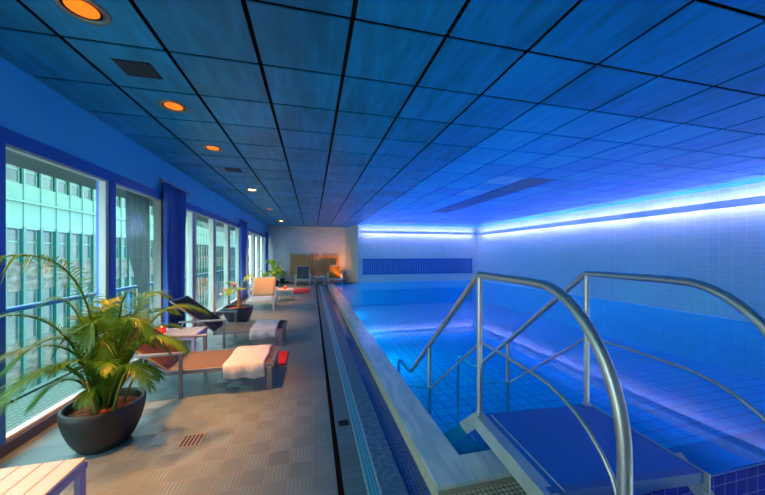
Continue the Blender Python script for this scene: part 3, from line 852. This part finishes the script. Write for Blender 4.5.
for k in range(8):
    a = k*2.4+.3; rr = rnd.uniform(.24, .48); zz = rnd.uniform(.52, .95)
    if abs((a % 6.283)-5.2) < .7: rr *= .5
    FR.append((a, (.35*rr*cos(a), .35*rr*sin(a), zz+.38), (rr*cos(a), rr*sin(a), zz-.10), .22))
for k in range(2):
    a = k*2.5+2.2; FR.append((a, (.12*cos(a), .12*sin(a), .60), (.21*cos(a), .21*sin(a), .40), .15))
for i, (a, c, e, ln) in enumerate(FR):
    p0 = Vector(base(a)); c = Vector(c); e = Vector(e)
    frond(t, p0, c, e, M['leaf'], ln*(1.0 if i == 0 else .80), 54, .16, .0058, .75 if i == 0 else .42, i)
for k in range(9):
    a = k*2.4; r = .03+.035*(k % 3)
    MB().tube([(r*cos(a), r*sin(a), PH-.05), (r*1.5*cos(a), r*1.5*sin(a), PH+.10), (r*2.2*cos(a), r*2.2*sin(a), PH+.24)], [.012, .009, .006], 8).build('stem', M['stem'], t)

t = thing('potted_plant', 'sparse plant with orange trunk in a wide dark pot behind the second lounger', 'potted plant', (-1.53, 6.78, 0))
pot(t, .29, .32, M['pot_navy'], .66)
MB().tube([(.02, 0, .28), (.03, .0, .45), (.02, .01, .64)], [.05, .04, .035], 10).build('trunk', M['trunk'], t)
for i, (c, e) in enumerate([((.02, 0, .95), (.30, .05, .88)), ((-.05, 0, .85), (-.32, -.05, .62)), ((.10, .1, .9), (.22, .3, .98)), ((-.08, -.1, .8), (-.12, -.34, .62)), ((.06, -.1, .75), (.16, -.30, .72)), ((-.1, .1, .9), (-.26, .2, .8))]):
    frond(t, (.02, 0, .62), c, e, M['leaf_bright'], .14, 7, .5, .03, .4, 40+i)
for c, m_ in (((-.30, -.10, .60), 'flower_w'), ((-.24, -.06, .68), 'flower_r'), ((-.20, -.12, .64), 'flower_w'), ((-.06, -.05, .78), 'flower_r')):
    b = MB(); b.sphere(c, .045, 10, 6, .6); b.tube([c, (.02, 0, .6)], .004, 5); b.build('flower', M[m_], t)
def bushy(name, label, loc, R, Hh, n, size, m, seed, pr=.16):
    t = thing(name, label, 'potted plant', loc)
    pot(t, pr, .26, M['pot'], .7)
    rnd = random.Random(seed)
    for i in range(n):
        a = i*2.399+rnd.uniform(-.3, .3); q = rnd.uniform(.5, 1); r = R*rnd.uniform(.6, 1)
        frond(t, (.03*cos(a), .03*sin(a), .22), (.35*r*cos(a), .35*r*sin(a), Hh*q*1.1), (r*cos(a), r*sin(a), Hh*q*rnd.uniform(.65, .95)), m, size, 14, .3, .035, .35, seed*50+i)
    return t
bushy('potted_palm', 'bright green bushy palm in the far left corner by the end wall', (-1.60, 13.75, 0), .42, 1.28, 16, .22, M['leaf_bright'], 3)
bushy('potted_plant', 'thin green plant by the windows left of the far bushy palm', (-1.78, 12.2, 0), .26, 1.0, 7, .13, M['leaf_bright'], 4, .12)
bushy('potted_plant', 'small yellow-green plant at the left end of the bamboo screen', (-1.42, 15.02, 0), .18, .72, 8, .14, M['leaf_bright'], 6, .12)

# ------------------------------------------------------------------ end wall things
random.seed(21)
c = MB()
x = -1.06
while x < 1.36:
    r = random.uniform(.012, .02); zt = 1.42+random.uniform(-.10, .07); lean = random.uniform(-.015, .015)
    c.tube([(x, random.uniform(-.012, .012), .002), (x+lean, random.uniform(-.012, .012), zt)], r, 6); x += r*1.7
o = c.build('bamboo_screen', M['bamboo']); o.location = (0, YD-.06, 0)
tag(o, 'brown bamboo cane screen with ragged top on the end wall', 'screen')
t = thing('radiator', 'low white radiator along the foot of the end wall', 'radiator', (.15, YD-.17, 0))
c = MB()
for k in range(24): c.bbox(-1.25+.105*k, -1.19+.105*k, -.03, .03, .06, .36, .008)
c.build('fins', Wm, t)
MB().box(-1.27, 1.28, -.036, .036, .36, .375).build('top_plate', Wm, t)
for s in (-1, 1): MB().box(s*1.0-.02, s*1.0+.02, -.03, .03, 0, .08).build('foot', Wm, t)
t = thing('uplight', 'small orange floor lamp shining up the end wall beside the bamboo', 'lamp', (1.60, 13.9, 0))
MB().lathe([(.001, 0), (.05, 0), (.05, .02), (.035, .03), (.045, .12), (.038, .12), (.03, .05), (.001, .05)], n=20).build('housing', M['vent_dark'], t)
MB().lathe([(.001, .100), (.037, .100)], n=20).build('lamp_glass', M['orange_lamp'], t)
ld = bpy.data.lights.new('uplight_beam', 'SPOT'); ld.energy = 80; ld.color = (1, .36, .05); ld.spot_size = math.radians(70); ld.spot_blend = .9; ld.shadow_soft_size = .03
lo = bpy.data.objects.new('beam', ld); COL.objects.link(lo); lo.parent = t; lo.location = (0, 0, .13); lo.rotation_euler = (math.radians(180-48), 0, math.radians(22))
struct(MB().box(XL, 1.68, YD-.012, YD, 0, .07).build('baseboard_far', M['vent_dark']), 'dark skirting at the end wall', 'baseboard')

# ------------------------------------------------------------------ pool stairs with handrails
t = thing('pool_stairs', 'stainless steel pool stairs with blue platform and two curved handrails', 'pool stairs', (1.58, 1.83, 0), math.radians(-4.5))
ZP = .30; HW = .43
MB().box(-HW+.035, HW+.02, -.66, .0, ZP-.03, ZP-.002).build('platform', M['plat_blue'], t)
c = MB(); c.box(-HW-.0, HW+.02, -.70, -.66, ZP-.06, ZP-.002); c.build('front_edge', M['blue_step'], t)
c = MB(); c.box(-HW+.07, -HW+.076, -.70, -.03, ZP-.002, ZP+.004); c.build('edge_strip', M['galv'], t)
SL = -.85
for s in (-1, 1):
    x0, x1 = (-HW-.035, -HW-.027) if s < 0 else (HW+.027, HW+.035)
    c = MB(); c.box(x0, x1, -.72, .02, ZP-.10, ZP); 
    c.prism([(.02, ZP), (.02, ZP-.12), (1.35, ZP-.12+SL*1.35), (1.45, ZP+SL*1.45+.02)], 'x', x0, x1)
    if s < 0: c.box(x1, -HW+.035, -.72, .0, ZP-.012, ZP-.0025)
    c.build('stringer', M['galv'], t)
    # near stringer going down to the deck
    c = MB(); c.prism([(-.56, ZP+.002), (-.60, ZP-.10), (-.96, ZP-.40), (-.98, ZP-.34)], 'x', *((x0+.001, x1-.001) if s < 0 else (x0-.005, x1+.045)))
    c.build('near_stringer', M['galv'], t)
for k in range(6):
    y0 = .02+.23*k; zz = ZP-.2*(k+1)
    c = MB(); c.bbox(-HW-.02, HW+.02, y0, y0+.25, zz-.03, zz, .004); c.build('tread', M['plat_blue'], t)
R = .0228
ZT = 1.285
for s in (-1, 1):
    x = s*HW
    # top rail: down into the water at the far end, level, then a big curve down at the near end
    pts = [(x, 2.02, -.93), (x, 2.02, -.10), (x, 1.99, -.02), (x, 1.93, .0), (x, 1.60, .0), (x, 1.53, .015), (x, 1.46, .05), (x, .03, ZT-.02), (x, .0, ZT), (x, -.035, ZT)]
    yE, yA = -1.06, -.60
    pts += [(x, -.3, ZT), (x, yA+.05, ZT), (x, yA, ZT-.003)]
    for i in range(1, 15):
        a = PI/2*i/14
        pts.append((x, yA+(yE-yA)*sin(a)**1.0, ZT-.58*(1-cos(a)**1.0)))
    pts += [(x, yE, .4), (x, yE, -.1)]
    sk = lambda ps: [(px_-.075*max(0, py_), py_, pz_) for px_, py_, pz_ in ps]
    MB().tube(sk(pts), R, 16).build('handrail', M['steel'], t)
    MB().tube([(x, 0, ZP-.01), (x, 0, ZT-.01)], .0185, 12).build('post', M['steel'], t)
    MB().lathe([(.001, 0), (.032, 0), (.032, .008), (.02, .012)], (x, 0, ZP-.002), 16).build('flange', M['steel'], t)
    yB = .92; zB = ZT-.02-.86*yB
    MB().tube(sk([(x, yB, -.70), (x, yB, zB+.005)]), .0185, 12).build('post', M['steel'], t)
    # thin middle rail
    pts = [(x, 1.98, -.35), (x, .95, -.22+.28), (x, .90, .075), (x, .0, .80), (x, -.05, .815), (x, -.35, .82), (x, yA+.0, .815)]
    for i in range(1, 9):
        a = PI/2*i/8; pts.append((x, yA+(yE+.015-yA)*sin(a), .815-.33*(1-cos(a))))
    MB().tube(sk(pts), .0085, 10).build('mid_rail', M['steel'], t)
c = MB(); c.box(-HW-.02, HW+.02, -1.0, -.74, .0, .12); c.build('bottom_step', M['blue_step'], t)

# ------------------------------------------------------------------ world, camera, view
w = bpy.data.worlds.new('overcast_sky'); SC.world = w; w.use_nodes = True
bg = w.node_tree.nodes['Background']; bg.inputs[0].default_value = (.66, .95, 1., 1); bg.inputs[1].default_value = 3.3

cam = bpy.data.cameras.new('camera'); co = bpy.data.objects.new('camera', cam); COL.objects.link(co)
cam.sensor_width = 36; cam.lens = 294/765*36; cam.shift_y = 6.7/765; cam.clip_start = .02
co.location = (0, 0, 1.43); co.rotation_euler = (PI/2, 0, -.2345)
SC.camera = co
vs_ = SC.view_settings; vs_.view_transform = 'Standard'; vs_.look = 'None'; vs_.gamma = 1; vs_.exposure = .82; vs_.use_curve_mapping = False
